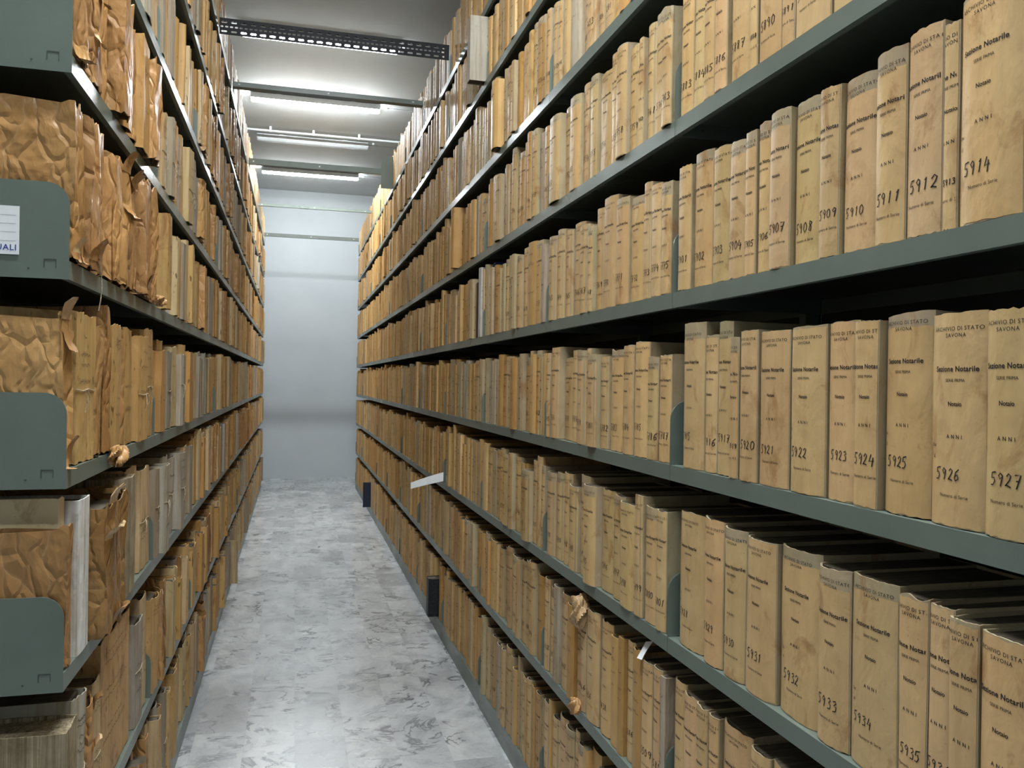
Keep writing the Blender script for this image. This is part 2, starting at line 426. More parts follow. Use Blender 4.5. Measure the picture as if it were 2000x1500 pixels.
# ---------------------------------------------------------------- book builder.  local (d into the shelf, s to a reader's right, z up)
class Shape:
    """front profile of a spine or wrapper, with a little waviness"""
    def __init__(s, t, H, D, R, bulge, amp, crumple=0.0):
        s.t, s.H, s.D, s.b, s.amp = t, H, D, bulge, amp
        s.k = [(R.uniform(20, 60), R.uniform(-9, 9), R.uniform(0, 6.28)) for _ in range(3)]
        s.k += [(R.uniform(40, 110), R.uniform(8, 30) * R.choice((-1, 1)), R.uniform(0, 6.28)) for _ in range(2)]
        s.cr = crumple
    def d(s, a, z):
        u = 2 * a / s.t; wv = 0
        for i, (p, q, r) in enumerate(s.k):
            ph = p * a + q * z + r
            if s.cr: wv += (abs(((ph / math.pi) % 2) - 1) * 2 - 1) * (1 if i < 3 else .6)
            else: wv += math.sin(ph) * (1 if i < 3 else .5)
        return s.b * abs(u) ** 3 + s.amp * wv / 3
def P3(sgn, d, s, z):      # sgn +1: rack on the right of the camera, -1: rack on the left
    return (d, -s, z) if sgn > 0 else (-d, s, z)

def cover_mesh(mb, sh, sgn, M, tn, R, na=9, nz=8, rag=.001, th=.0028, M_in=None, tvar=0.0):
    t, H, D, b = sh.t, sh.H, sh.D, sh.b
    g = min(.0018, t * .04)
    prof = [('b', D, -t / 2), ('b', D * .45, -t / 2), ('b', b + .022, -t / 2), ('b', b + .008, -t / 2 + g)]
    prof += [('a', None, u * t / 2 * .985) for u in np.linspace(-1, 1, na)]
    prof += [('b', b + .008, t / 2 - g), ('b', b + .022, t / 2), ('b', D * .45, t / 2), ('b', D, t / 2)]
    n = len(prof)
    topr = [R.uniform(-rag, rag * .3) for _ in range(n)]; botr = [R.uniform(0, rag * .4) for _ in range(n)]
    if rag > .006:
        for i in range(1, n): topr[i] = .45 * topr[i - 1] + .55 * topr[i]
    elif rag > .0018:
        for _ in range(2): topr = [.25 * topr[i - 1] + .5 * topr[i] + .25 * topr[(i + 1) % n] for i in range(n)]
        topr = [q * 1.5 for q in topr]
    def pt(i, z, ins):
        k, d, s = prof[i]
        if k == 'a': d = sh.d(s, z)
        if sh.cr and k == 'b' and d < D * .5: s += R.uniform(-1, 1) * min(.002, t * .03)
        if ins:
            if k == 'a': d += th; s *= max(0.0, 1 - 2 * th / t)
            else: s -= math.copysign(min(th, t * .3), s)
        return d, s
    V = []; Fc = []
    zs = [i / nz for i in range(nz + 1)]
    for q in zs:
        for i in range(n):
            z = q * H + (topr[i] * q if q > .5 else botr[i] * (1 - q))
            d, s = pt(i, q * H, False)
            V.append(P3(sgn, d, s, z))
    for r in range(nz):
        for i in range(n - 1):
            Fc.append((r * n + i, r * n + i + 1, (r + 1) * n + i + 1, (r + 1) * n + i))
        Fc.append((r * n + n - 1, r * n, (r + 1) * n, (r + 1) * n + n - 1))
    o = len(V); lip = min(.012, H * .04)
    for zz, q in ((H, 1), (H - lip, 1), (0, 0), (lip * .6, 0)):
        for i in range(n):
            z = zz + (topr[i] if q else botr[i])
            d, s = pt(i, q * H, True); V.append(P3(sgn, d, s, z))
    T = nz * n
    for i in range(n - 1):
        Fc.append((T + i, T + i + 1, o + i + 1, o + i)); Fc.append((o + i, o + i + 1, o + n + i + 1, o + n + i))
        Fc.append((i + 1, i, o + 2 * n + i, o + 2 * n + i + 1)); Fc.append((o + 2 * n + i + 1, o + 2 * n + i, o + 3 * n + i, o + 3 * n + i + 1))
    mb.add(V, Fc, M, tn)
def pages_mesh(mb, sh, sgn, M, R, drop=.008, th=.003, inset=.0055):
    t, H, D, b = sh.t, sh.H, sh.D, sh.b
    tt = max(t - 2 * th, t * .4)
    pr = [(D - .004, -tt / 2)] + [(b * .6 + inset, u * tt / 2) for u in np.linspace(-1, 1, 6)] + [(D - .004, tt / 2)]
    mb.prism([P3(sgn, d, a, 0)[:2] for d, a in pr], .006, H - drop, M, M)
def on_spine(mb, sh, sgn, V, Fc, M, s0, z0, off, clip):
    """lay a flat drawing on the spine, keeping only faces inside the spine's width"""
    V = np.asarray(V); keep = []
    for f in Fc:
        c = V[list(f), 0] + s0
        if abs(c).max() < clip: keep.append(f)
    if not keep: return
    used = sorted({i for f in keep for i in f}); ix = {j: i for i, j in enumerate(used)}
    out = []
    for j in used:
        s = V[j, 0] + s0; z = V[j, 1] + z0
        out.append(P3(sgn, sh.d(s, z) - off, s, z))
    mb.add(out, [tuple(ix[i] for i in f) for f in keep], M)
def label_mesh(mb, sh, sgn, M, tn, R, z0, z1, num, res, full=True, ns=9, nz=8, edge=.0015):
    t, H = sh.t, sh.H; hw = t / 2 * .985 - edge
    V = []; Fc = []
    for r in range(nz + 1):
        for i in range(ns):
            s = -hw + 2 * hw * i / (ns - 1); z = z0 + (z1 - z0) * r / nz + (R.uniform(-.0015, .0015) if r in (0, nz) else 0)
            V.append(P3(sgn, sh.d(s, z) - .0005, s, z))
    for r in range(nz):
        for i in range(ns - 1): Fc.append((r * ns + i, r * ns + i + 1, (r + 1) * ns + i + 1, (r + 1) * ns + i))
    mb.add(V, Fc, M, tn)
    sx = R.uniform(-.03, .03) * t; dz = R.uniform(-.004, .004); off = .0009
    if full:
        for (tv, tf), fr, wd in TXT[res]:
            on_spine(mb, sh, sgn, tv * wd, tf, M_INK, sx, H * (1 - fr) + dz, off, hw)
        for key, fr in (('dal', .622), ('al', .676)):
            tv, tf = TXT[res, key]
            on_spine(mb, sh, sgn, tv * (.008 if key == 'dal' else .0045), tf, M_INK, -.040 + sx, H * (1 - fr) + dz, off, hw)
    else:
        for fr, wd in ((.27, .9), (.316, .45), (.43, .35), (.578, .4), (.842, .6)):
            wd *= min(t * .8, .05)
            x0 = R.uniform(-.1, .1) * t; zz = H * (1 - fr) + dz
            on_spine(mb, sh, sgn, [(-wd / 2, 0), (wd / 2, R.uniform(-.001, .001)), (wd / 2, .0032), (-wd / 2, .0028)], [(0, 1, 2, 3)], M_INK, x0, zz, off, hw)
    if num:
        h = .0165 * R.uniform(.92, 1.1); wdt = h * .72 * len(num)
        if wdt > 2 * hw * .96: h *= 2 * hw * .96 / wdt; wdt = 2 * hw * .96
        nv, nf = number_ribbons(num, h, max(.0016, h * .11), R)
        s0 = max(-hw + .002, -.36 * t + R.uniform(0, .06) * t); s0 = min(s0, hw - wdt)
        zz = H * (1 - R.uniform(.772, .80)) + dz + .001
        on_spine(mb, sh, sgn, nv, nf, M_INK, s0, zz, .0011, hw + .002)
def scribbles(mb, sh, sgn, R, n=5, M=M_INK):
    hw = sh.t / 2 * .95
    for k in range(n):
        zz = sh.H * R.choice((.86, .8, .72, .64, .55, .47, .38, .3)) + R.uniform(-.01, .01)
        L = R.uniform(.35, .8) * sh.t; P = []; x = -L / 2; m_ = max(5, int(L / .0035))
        for i in range(m_):
            P.append((x + L * i / m_, R.choice((0, .002, .004, .0055, -.001)) + R.uniform(-.0006, .0006)))
        v, f = ribbons([P], .0011); on_spine(mb, sh, sgn, v, f, M, 0, zz, .0010, hw)

def jit(c, R, a=.08):
    k = 1 + R.uniform(-a, a); return tuple(max(.01, q * k * (1 + R.uniform(-.03, .03))) for q in c)
TAN, CREAM, GREYCREAM, OCHRE, PALE = (.503, .315, .122), (.541, .371, .176), (.390, .315, .195), (.440, .252, .082), (.490, .365, .201)
KRAFT, KRAFT2, GREYW, GREYT = (.33, .175, .062), (.42, .235, .09), (.365, .333, .270), (.302, .258, .195)

# ---------------------------------------------------------------- what stands on the shelves
# volumes: for the near bays the edges were measured (far end first), as (y far, y near)
def cells(edges): return [(edges[i], edges[i + 1]) for i in range(len(edges) - 1)]
MEAS = {
 (-1, 5): cells([1.760, 1.696, 1.642, 1.592, 1.54, 1.46, 1.43, 1.351, 1.31, 1.205, 1.103, 1.03, .96, .88, .785]),
 (-1, 4): cells([1.756, 1.691, 1.607, 1.531, 1.463, 1.422, 1.377, 1.309, 1.227, 1.171, 1.088, 1.02, .951, .922, .818]),
 (-1, 3): [(1.725, 1.62), (1.62, 1.566), (1.566, 1.509), (1.502, 1.467), (1.467, 1.401), (1.401, 1.303), (1.303, 1.201), (1.201, 1.124),
           (1.124, 1.068), (1.068, .968), (.968, .868), (.868, .785)],
 (-1, 2): cells([1.742, 1.612, 1.528, 1.443, 1.338, 1.216, 1.13, 1.025, .965, .918, .868, .785]),
 (-1, 1): cells([1.755, 1.692, 1.63, 1.579, 1.533, 1.42, 1.35, 1.27, 1.20, 1.11, 1.05, .97, .88, .785]),
 (0, 5): cells([2.75, 2.635, 2.555, 2.454, 2.372, 2.306, 2.187, 2.134, 2.062, 2.002, 1.969, 1.913, 1.839, 1.785]),
 (0, 4): cells([2.755, 2.672, 2.60, 2.53, 2.436, 2.354, 2.31, 2.246, 2.142, 2.055, 1.962, 1.91, 1.846, 1.79]),
 (0, 3): cells([2.755, 2.709, 2.624, 2.517, 2.448, 2.359, 2.325, 2.25, 2.188, 2.075, 2.004, 1.915, 1.854, 1.785]),
 (0, 2): cells([2.741, 2.653, 2.58, 2.504, 2.417, 2.336, 2.238, 2.142, 2.068, 1.968, 1.915, 1.843, 1.786]),
}
HMEAS = {
 (-1, 5): [.28, .29, .285, .29, .295, .285, .295, .28, .30, .29, .29, .29, .29, .29],
 (-1, 4): [.286, .298, .288, .281, .283, .289, .291, .289, .286, .282, .292, .299, .289, .305],
 (-1, 3): [.326, .295, .322, .286, .297, .291, .294, .295, .291, .300, .291, .290],
 (-1, 2): [.306, .309, .303, .298, .302, .294, .297, .294, .291, .285, .282],
 (-1, 1): [.315, .305, .305, .30, .309, .30, .305, .30, .30, .30, .30, .30, .30],
}
NUMS = {(-1, 5): ['5883', '5884', '5885', '5886', '5887', '5888', '5890', '5891', '5893', '5894', '5895', '5896', '5897', '5898'],
 (-1, 4): [str(5901 + i) for i in range(14)],
 (-1, 3): ['5915', '5916', '5917', '5919', '5920', '5921', '5922', '5923', '5924', '5925', '5926', '5927'],
 (-1, 2): [str(5928 + i) for i in range(11)],
 (-1, 1): [str(5940 + i) for i in range(13)]}
LAST = {5: 5763, 4: 5775, 3: 5787, 2: 5801, 1: 5816}
for k, lastn in LAST.items():
    if (0, k) in MEAS:
        n = len(MEAS[0, k]); NUMS[0, k] = [str(lastn - n + 1 + i) for i in range(n)]

specs = []     # every volume and bundle: dict(side, bay, k, y0 near, y1 far, H, off, style, num, ord)
R0 = random.Random(21)
def fill(y_far, y_near, mean, lo, hi):
    out = []; y = y_far
    while True:
        t = min(hi, max(lo, R0.lognormvariate(math.log(mean), .32)))
        if y - t < y_near:
            if y - y_near > lo * .9: out.append((y, y_near))
            return out
        out.append((y, y - t)); y -= t
# slots kept free on the volume rack for particular things: (bay, shelf): [(far, near), ...]
FREE = {(3, 4): [(4.16, 4.0)]}
for bay in range(-1, NR - 1):
    far, near = ZR0 + 2 + bay - .008, ZR0 + 1 + bay + .010
    for k in range(9):
        key = (bay, k)
        row = MEAS.get(key)
        if row is None:
            mean = .058 if bay < 3 else .046
            row = fill(far, near, mean, .024, .115)
        hb = {0: .32, 1: .31, 8: .30}.get(k, .295)
        if k in (6, 7): hb = .30
        hrow = hb + R0.uniform(-.012, .012)
        for i, (yf, yn) in enumerate(row):
            if any(yn < a and yf > c for a, c in FREE.get(key, [])): continue
            H = HMEAS[key][i] if key in HMEAS else min(.355, max(.235, hrow + R0.gauss(0, .013) + (R0.random() < .05) * .03))
            style = 'label'
            if key not in MEAS:
                q = R0.random()
                style = 'label' if q < .74 else ('plain' if q < .945 else 'grey')
            off = R0.uniform(-.002, .010) if key in HMEAS else R0.gauss(.004, .007)
            if k >= 6 and R0.random() < .12: off -= R0.uniform(.008, .022)
            specs.append(dict(side=1, bay=bay, k=k, yf=yf, yn=yn, H=H, off=max(-.03, off), style=style,
                              num=NUMS[key][i] if key in NUMS else (str(R0.randint(5200, 5740)) if style == 'label' else None), ord=i + 1))
# named oddities among the volumes: change the volume nearest to a place along a shelf
def pick(side, k, y):
    c = [s for s in specs if s['side'] == side and s['k'] == k and s['yn'] <= y <= s['yf']]
    return c[0] if c else None
def odd(side, k, y, **kw):
    s = pick(side, k, y)
    if s: s.update(kw)
    return s
odd(1, 7, 3.83, style='greyboard', off=-.075, H=.31, look='grey-sided volume jutting far out over the shelf edge')
odd(1, 5, 4.45, style='plain', off=-.035, H=.33, look='fat rounded brown volume pulled out over the shelf edge')
odd(1, 4, 3.83, style='greyvol', off=0, H=.335, look='tall pale grey volume with typed spine')
odd(1, 4, 3.92, style='black', off=.004, H=.27, look='black-spined volume beside the tall pale grey one')
odd(1, 0, 9.33, style='navy', off=-.088, H=.275, look='dark navy box file jutting out low over the floor')
odd(1, 0, 4.97, style='black', off=-.055, H=.23, look='black marbled box volume jutting out low over the floor')
odd(1, 6, 3.5, style='plain', off=-.03, H=.30)
odd(1, 6, 6.1, style='plain', off=-.02, H=.33)

# bundles on the other rack
def lcells(e): return [(e[i + 1], e[i]) for i in range(len(e) - 1)]    # (far, near), near end first
LMEAS = {
 (0, 4): (lcells([1.762, 1.858, 2.006, 2.085, 2.162, 2.292, 2.425, 2.609, 2.772]), 'KKKKKKKK'),
 (0, 3): (lcells([1.762, 1.840, 1.992, 2.068, 2.138, 2.251, 2.349, 2.479, 2.625, 2.772]), 'KPKKPKPPP'),
 (0, 2): (lcells([1.762, 1.800, 1.85, 1.946, 2.205, 2.297, 2.434, 2.60, 2.772]), 'KCWKKLGG'),
 (0, 1): (lcells([1.762, 1.863, 1.949, 2.043, 2.12, 2.482, 2.543, 2.66, 2.772]), 'LGKGPBGP'),
 (0, 5): (lcells([1.762, 1.85, 1.93, 2.02, 2.11, 2.21, 2.31, 2.42, 2.53, 2.65, 2.772]), 'KKKKKKKPKP'),
 (0, 6): (lcells([1.762, 1.85, 1.95, 2.05, 2.16, 2.28, 2.40, 2.52, 2.65, 2.772]), 'KKKKKPKGG'),
 (1, 4): (lcells([2.806, 2.88, 2.953, 3.03, 3.10, 3.195, 3.25, 3.30, 3.362, 3.42, 3.50, 3.58, 3.66, 3.74, 3.815]), 'PPPWPPPPGGPPPP'),
 (1, 3): (lcells([2.806, 2.90, 2.991, 3.09, 3.198, 3.29, 3.377, 3.46, 3.56, 3.66, 3.74, 3.815]), 'PPPGPGGPPPG'),
 (1, 2): (lcells([2.806, 2.88, 2.972, 3.10, 3.22, 3.32, 3.419, 3.52, 3.62, 3.72, 3.815]), 'GGGGGGKGPG'),
 (1, 5): (lcells([2.806, 2.87, 2.94, 3.02, 3.10, 3.16, 3.25, 3.34, 3.42, 3.50, 3.60, 3.70, 3.815]), 'PPPGKPGPPGPG'),
}
SN = {'P': 'parch', 'K': 'kraft', 'G': 'grey', 'W': 'white', 'L': 'leaves', 'C': 'creamflap', 'B': 'gap'}
for bay in range(NL):
    near, far = ZL0 + bay * WL + .012, ZL0 + (bay + 1) * WL - .012
    for k in range(9):
        if (bay, k) in LMEAS:
            row, st = LMEAS[bay, k]
        else:
            row = [(near + far - a, near + far - b_) for b_, a in [(c, d) for c, d in [(q[1], q[0]) for q in fill(far, near, .056 if bay < 3 else .046, .024, .12)]]]
            row = sorted([(max(a, b_), min(a, b_)) for a, b_ in row], key=lambda q: q[1])
            st = ''
            while len(st) < len(row):
                ch = R0.choices('PKG', (.5, .2 if bay else .5, .3))[0]; st += ch * R0.randint(1, 4)
        hrow = .30 + R0.uniform(-.012, .012)
        for i, (yf, yn) in enumerate(row):
            stl = SN[st[i]]
            if stl == 'gap': continue
            H = min(.35, max(.23, hrow + R0.gauss(0, .016)))
            if bay == 0: H = min(.345, H + .018)
            off = R0.gauss(.003, .011)
            if stl == 'kraft': off -= .006
            specs.append(dict(side=-1, bay=bay, k=k, yf=yf, yn=yn, H=H, off=max(-.03, off), style=stl, num=None, ord=i + 1))
odd(-1, 1, 2.3, H=.375, style='parch', off=.01)
odd(-1, 0, 6.0, off=-.06, style='grey', H=.30, look='grey tied file jutting out over the floor')
odd(-1, 0, 5.4, off=-.03, style='parch', H=.32)

for s in specs:
    hs = KR if s['side'] > 0 else KL
    if s['k'] < 8: s['H'] = min(s['H'], hs[s['k'] + 1] - hs[s['k']] - .042)
    elif not s.get('look'): s['off'] = max(s['off'], .006)
# ---- how large each shows in the photograph
def shown(s):
    X = XR if s['side'] > 0 else XL
    z0 = (KR if s['side'] > 0 else KL)[s['k']]
    P = [project(X, y, z) for y in (s['yn'], s['yf']) for z in (z0, z0 + s['H'])]
    if any(p is None for p in P): return 0, 0
    xs = [min(2000, max(0, p[0])) for p in P]; ys = [min(1500, max(0, p[1])) for p in P]
    wpx = max(xs) - min(xs)
    top = min(ys[1], ys[3]); area = wpx * (max(ys) - min(ys)) if wpx > 0 else 0
    # height of the visible part at mid thickness
    m0 = project(X, (s['yn'] + s['yf']) / 2, z0); m1 = project(X, (s['yn'] + s['yf']) / 2, z0 + s['H'])
    hh = max(0, min(1500, m0[1]) - max(0, m1[1]))
    return wpx * hh, wpx
for s in specs: s['area'], s['wpx'] = shown(s)
SPECIAL = ('look' ,)
def choose(side, n=300):
    c = [s for s in specs if s['side'] == side and s['area'] > 12]
    c.sort(key=lambda s: (-('look' in s), -s['area'])); return c[:n]
chosen = choose(1) + choose(-1)
ids = {id(s) for s in chosen}

def look_words(s):
    t = s['yf'] - s['yn']
    if 'look' in s: return s['look']
    size = 'slim ' if t < .05 else ('thick ' if t > .092 else '')
    return {'label': f'{size}tan labelled volume', 'plain': f'{size}plain tan volume', 'grey': f'{size}greyish volume',
            'greyboard': 'grey-sided volume', 'greyvol': 'pale grey volume', 'black': 'black volume', 'navy': 'navy box file',
            'parch': f'{size}tan parchment file', 'kraft': f'{size}crumpled brown-paper bundle', 'white': f'{size}whitish board file',
            'leaves': f'{size}stack of bare page edges', 'creamflap': 'cream paper sleeve'}.get(s['style'], f'{size}grey string-tied file')
SHELF = ['floor-level shelf'] + [f'{ORD[i + 1]} shelf up' for i in range(1, 9)]

def build_volume(s):
    sgn = s['side']; R = random.Random(int(s['yf'] * 9973) * 31 + s['k'] * 7 + (5 if sgn > 0 else 0))
    X = XR if sgn > 0 else XL; z0 = (KR if sgn > 0 else KL)[s['k']]
    t = s['yf'] - s['yn'] - .0012; H = s['H']; D = R.uniform(.235, .275) if sgn > 0 else R.uniform(.25, .29)
    near = s['wpx'] > 22; mid = s['wpx'] > 8
    st = s['style']; yc = (s['yf'] + s['yn']) / 2
    nm = {'navy': 'box_file'}.get(st, 'bound_volume') if sgn > 0 else {'parch': 'parchment_file', 'kraft': 'paper_bundle', 'grey': 'tied_file', 'white': 'board_file',
          'leaves': 'page_stack', 'creamflap': 'paper_sleeve'}[st]
    root = empty(nm, (X + sgn * s['off'], yc, z0 + .0004))
    if sgn > 0:
        cat = 'volume' if st != 'navy' else 'box file'
        bayw = ['nearest', 'second', 'third', 'fourth', 'fifth', 'sixth', 'seventh', 'eighth', 'ninth', 'tenth', 'eleventh'][s['bay'] + 1]
        if 'look' in s: lb = f"{s['look']}, {SHELF[s['k']]}, {bayw} volume bay"
        elif s['bay'] == -1 and s['k'] in (2, 3, 4, 5) and s['num']:
            lb = f"{look_words(s)} handwritten {s['num']} on the {SHELF[s['k']]}, {bayw} volume bay"
        else: lb = f"{look_words(s)}, {ORD[s['ord']]} from far upright, {SHELF[s['k']]}, {bayw} volume bay"
        tag(root, lb, cat, f"volumes on the {SHELF[s['k']]}, {bayw} volume bay")
    else:
        cat = {'kraft': 'paper bundle'}.get(st, 'file')
        bayw = ['nearest', 'second', 'third', 'fourth', 'fifth', 'sixth', 'seventh', 'eighth', 'ninth', 'tenth'][s['bay']]
        if 'look' in s: lb = f"{s['look']}, {SHELF[s['k']]}, {bayw} bundle bay"
        else: lb = f"{look_words(s)}, {ORD[s['ord']]} from near bracket, {SHELF[s['k']]}, {bayw} bundle bay"
        tag(root, lb, cat, f"files on the {SHELF[s['k']]}, {bayw} bundle bay")
    na = 13 if near else (7 if mid else 5); nz = 14 if near else (6 if mid else 2)
    if sgn > 0:
        bulge = min(.014, t * R.uniform(.10, .18)); amp = R.uniform(.0006, .0018)
        if st in ('navy', 'black', 'greyboard', 'greyvol'): bulge *= .2; amp = .0003
        sh = Shape(t, H, D, R, bulge, amp)
        cov = {'label': jit(GREYCREAM, R), 'plain': jit(R.choice((TAN, TAN, OCHRE, CREAM)), R, .1), 'grey': jit((.40, .345, .255), R)}.get(st, jit((.36, .33, .28), R))
        M = {'navy': M_NAVY, 'black': M_BLACK, 'greyvol': M_GREY, 'greyboard': M_GREY, 'grey': M_GREY}.get(st, M_PARCH)
        if st == 'greyvol': cov = (.50, .50, .47)
        b = MB(); cover_mesh(b, sh, sgn, M, cov, R, na, nz, R.choice((.0015, .003, .006)) if near else .003)
        b2 = MB(); pages_mesh(b2, sh, sgn, M_PAGES, R, R.uniform(.0035, .008))
        if st in ('plain', 'grey') and mid: scribbles(b, sh, sgn, R, 4)
        if not mid:
            for a in (b2,):
                b.add(a.v, a.f, M_PAGES)
            if st == 'label':
                label_mesh(b, sh, sgn, M_PARCH, jit(TAN, R, .1), R, .003, H * .985, None, 1, False, 3, 2)
            b.obj('cover', root, 40); return
        b.obj('cover', root, 40); b2.obj('page_block', root)
        if st == 'label':
            tall = H > .315 and s['bay'] == -1
            ztop = H - (R.choice((.0, .0, .001, .004, .022, .03)) if not tall else .035) - .002
            b3 = MB(); base = R.choice((TAN, TAN, TAN, CREAM, OCHRE)) if s['bay'] > 0 else R.choice(((.55, .365, .17), (.55, .37, .185), CREAM))
            label_mesh(b3, sh, sgn, M_PARCH, jit(base, R, .09), R, .002, ztop, s['num'], 3 if near and s['bay'] == -1 else 1, mid and s['wpx'] > 9, 11 if near else 5, 14 if near else 5)
            b3.obj('spine_label', root, 40)
        if st == 'greyvol':
            b3 = MB()
            for fr in (.12, .30, .36, .58, .64, .86):
                for q in range(5):
                    if R.random() < .25: continue
                    a = -.32 + .13 * q
                    on_spine(b3, sh, sgn, np.array([(a, 0), (a + .09, 0), (a + .09, .10), (a, .10)]) * t, [(0, 1, 2, 3)], M_INK, 0, H * (1 - fr), .0012, t)
            b3.obj('typed_lines', root)
        return
    # ---- the other rack
    if st == 'kraft':
        sh = Shape(t * .89, H, D, R, R.uniform(-.006, .014), R.uniform(.009, .016) if t > .05 else .007, 1)
        M, tn = M_KRAFT, jit(R.choice((KRAFT, KRAFT2, KRAFT2)), R, .18); rag = .030
        na = max(5, min(17, int(t / .007))) if near else 5; nz = 18 if near else (6 if mid else 2)
    elif st == 'grey':
        sh = Shape(t, H, D, R, R.uniform(0, .006), R.uniform(.003, .006), 0); M, tn, rag = M_GREY, jit(R.choice((GREYW, GREYT, PALE)), R, .1), .008
    elif st == 'white':
        sh = Shape(t, H, D, R, .002, .0006); M, tn, rag = M_GREY, (.66, .67, .66), .001
    elif st == 'creamflap':
        sh = Shape(t, H, D, R, .001, .002); M, tn, rag = M_PARCH, (.68, .56, .34), .006
    elif st == 'leaves':
        sh = Shape(t, H, D, R, 0, .0015); M, tn, rag = M_LEAVES, (1, 1, 1), .004
    else:
        sh = Shape(t, H, D, R, R.uniform(0, .010), R.uniform(.0025, .005)); M, tn, rag = M_FILE, jit(R.choice((TAN, TAN, OCHRE, PALE)), R, .13), .012
    sh.H = H
    b = MB(); cover_mesh(b, sh, sgn, M, tn, R, na, nz, rag)
    if st in ('parch', 'grey') and mid: scribbles(b, sh, sgn, R, 6 if near else 3)
    b2 = MB(); pages_mesh(b2, sh, sgn, M_PAGES if st != 'leaves' else M_LEAVES, R, R.uniform(.012, .028) if st == 'kraft' else .009, inset={'kraft': .026, 'grey': .012, 'parch': .010}.get(st, .0055), th=.006 if st == 'kraft' else .003)
    if not mid:
        b.add(b2.v, b2.f, M_PAGES); b.obj('wrapper', root, 40); return
    b.obj('wrapper' if st in ('kraft', 'grey', 'creamflap') else 'cover', root, 28 if st == 'kraft' else 40); b2.obj('page_block', root)
    if st == 'kraft' and near:
        for q in range(R.randint(2, 4)):       # torn strips of wrapping curling into the aisle
            b3 = MB(); nu, nv = 4, 6; L = R.uniform(.025, .06); wd = R.uniform(.4, .9) * t
            s0 = R.uniform(-.3, .3) * t; zb = R.choice((H * .97, H * .9, .03, .02, H * R.uniform(.3, .8))); dirn = R.choice((-1, 1)) if zb < H * .85 else R.choice((-1, 1, 1))
            c1 = R.uniform(.6, 1.5); V = []
            for j in range(nv):
                a = j / (nv - 1); ang = c1 * a
                for i in range(nu):
                    u = i / (nu - 1) - .5
                    jj = R.uniform(-.003, .003) * (a > 0)
                    ss = s0 + u * wd * (1 - .55 * a * abs(u) * 2) + jj * 1.5
                    ss = max(-.46 * t, min(.46 * t, ss))
                    out = L * (1 - math.cos(ang)) / max(c1, .3) * .9 + .002; zz = zb + dirn * L * math.sin(ang) / max(c1, .3) + jj
                    V.append(P3(sgn, sh.d(max(-t / 2, min(t / 2, ss)), zb) - out, ss, max(.001, zz)))
            Fc = [(j * nu + i, j * nu + i + 1, (j + 1) * nu + i + 1, (j + 1) * nu + i) for j in range(nv - 1) for i in range(nu - 1)]
            b3.add(V, Fc, M_KRAFT, jit(R.choice((KRAFT, KRAFT2, (.62, .45, .26))), R, .1)); b3.obj('torn_flap', root, 35)
    if st in ('grey', 'parch') and (st == 'grey' or R.random() < .25):
        b3 = MB(); zz = H * R.uniform(.42, .58)
        pts = [P3(sgn, sh.d(u * t / 2, zz) - .0018, u * t / 2, zz + .002 * math.sin(5 * u)) for u in np.linspace(-.97, .97, 7)]
        b3.tube(pts, .0011, M_STRING, 5)
        for q in range(2):
            a0 = R.uniform(-.3, .3) * t; e = R.choice((-1, 1))
            b3.tube([P3(sgn, sh.d(a0, zz) - .0022 - .004 * math.sin(math.pi * v), a0 + e * (.008 * math.sin(2.2 * v)), zz - .030 * v * (1 + .6 * q)) for v in np.linspace(0, 1, 6)], .0010, M_STRING, 5)
        b3.obj('string', root, 60)
    return root
for s in chosen: build_volume(s)

# the rest of the volumes and files, too many and too small to single out
def low_book(mb, s):
    sgn = s['side']; R = random.Random(int(s['yf'] * 9973) * 13 + s['k'])
    X = (XR if sgn > 0 else XL) + sgn * s['off']; z0 = (KR if sgn > 0 else KL)[s['k']] + .0004
    yc = (s['yf'] + s['yn']) / 2; t = s['yf'] - s['yn'] - .0012; H = s['H']; D = .25
    st = s['style']
    if sgn > 0: tn = {'grey': jit((.40, .345, .255), R)}.get(st, jit(R.choice((TAN, TAN, CREAM, OCHRE)), R, .12)); M = M_GREY if st == 'grey' else M_PARCH
    else:
        tn = {'kraft': jit(R.choice((KRAFT, KRAFT2)), R, .12), 'grey': jit(R.choice((GREYW, GREYT, PALE)), R, .1)}.get(st, jit(R.choice((TAN, TAN, OCHRE, PALE)), R, .12))
        M = {'kraft': M_KRAFT, 'grey': M_GREY}.get(st, M_FILE)
    bl = t * R.uniform(.05, .16)
    pr = [(D, -t / 2), (bl + .006, -t / 2)] + [(bl * u * u, u * t / 2 * .97) for u in (-1, -.6, 0, .6, 1)] + [(bl + .006, t / 2), (D, t / 2)]
    mb.prism([(X + P3(sgn, d, a, 0)[0], yc + P3(sgn, d, a, 0)[1]) for d, a in pr], z0, z0 + H, M, M_PAGES, tn, [R.uniform(-.004, 0) for _ in pr])
    if sgn > 0 and st == 'label' or R.random() < .4:
        for fr in (.27, .32, .43, .58, .84):
            if R.random() < .25: continue
            wd = t * R.uniform(.3, .6); zz = H * (1 - fr) + R.uniform(-.004, .004)
            mb.add([tuple(Vector(P3(sgn, bl * .2 - .0035 + 0, a, c)) + Vector((X, yc, z0))) for a, c in ((-wd / 2, zz), (wd / 2, zz), (wd / 2, zz + .003), (-wd / 2, zz + .003))], [(0, 1, 2, 3)], M_INK)
for sgn, nm, lb in ((1, 'bound_volumes', 'small tan volumes packed along the far bays of the numbered-volume rack'),
                    (-1, 'paper_files', 'small tan and grey files packed along the far bays of the paper-bundle rack')):
    mb = MB()
    for s in specs:
        if s['side'] == sgn and id(s) not in ids: low_book(mb, s)
    tag(mb.obj(nm, None, 35), lb, 'volumes' if sgn > 0 else 'files', kind='stuff')

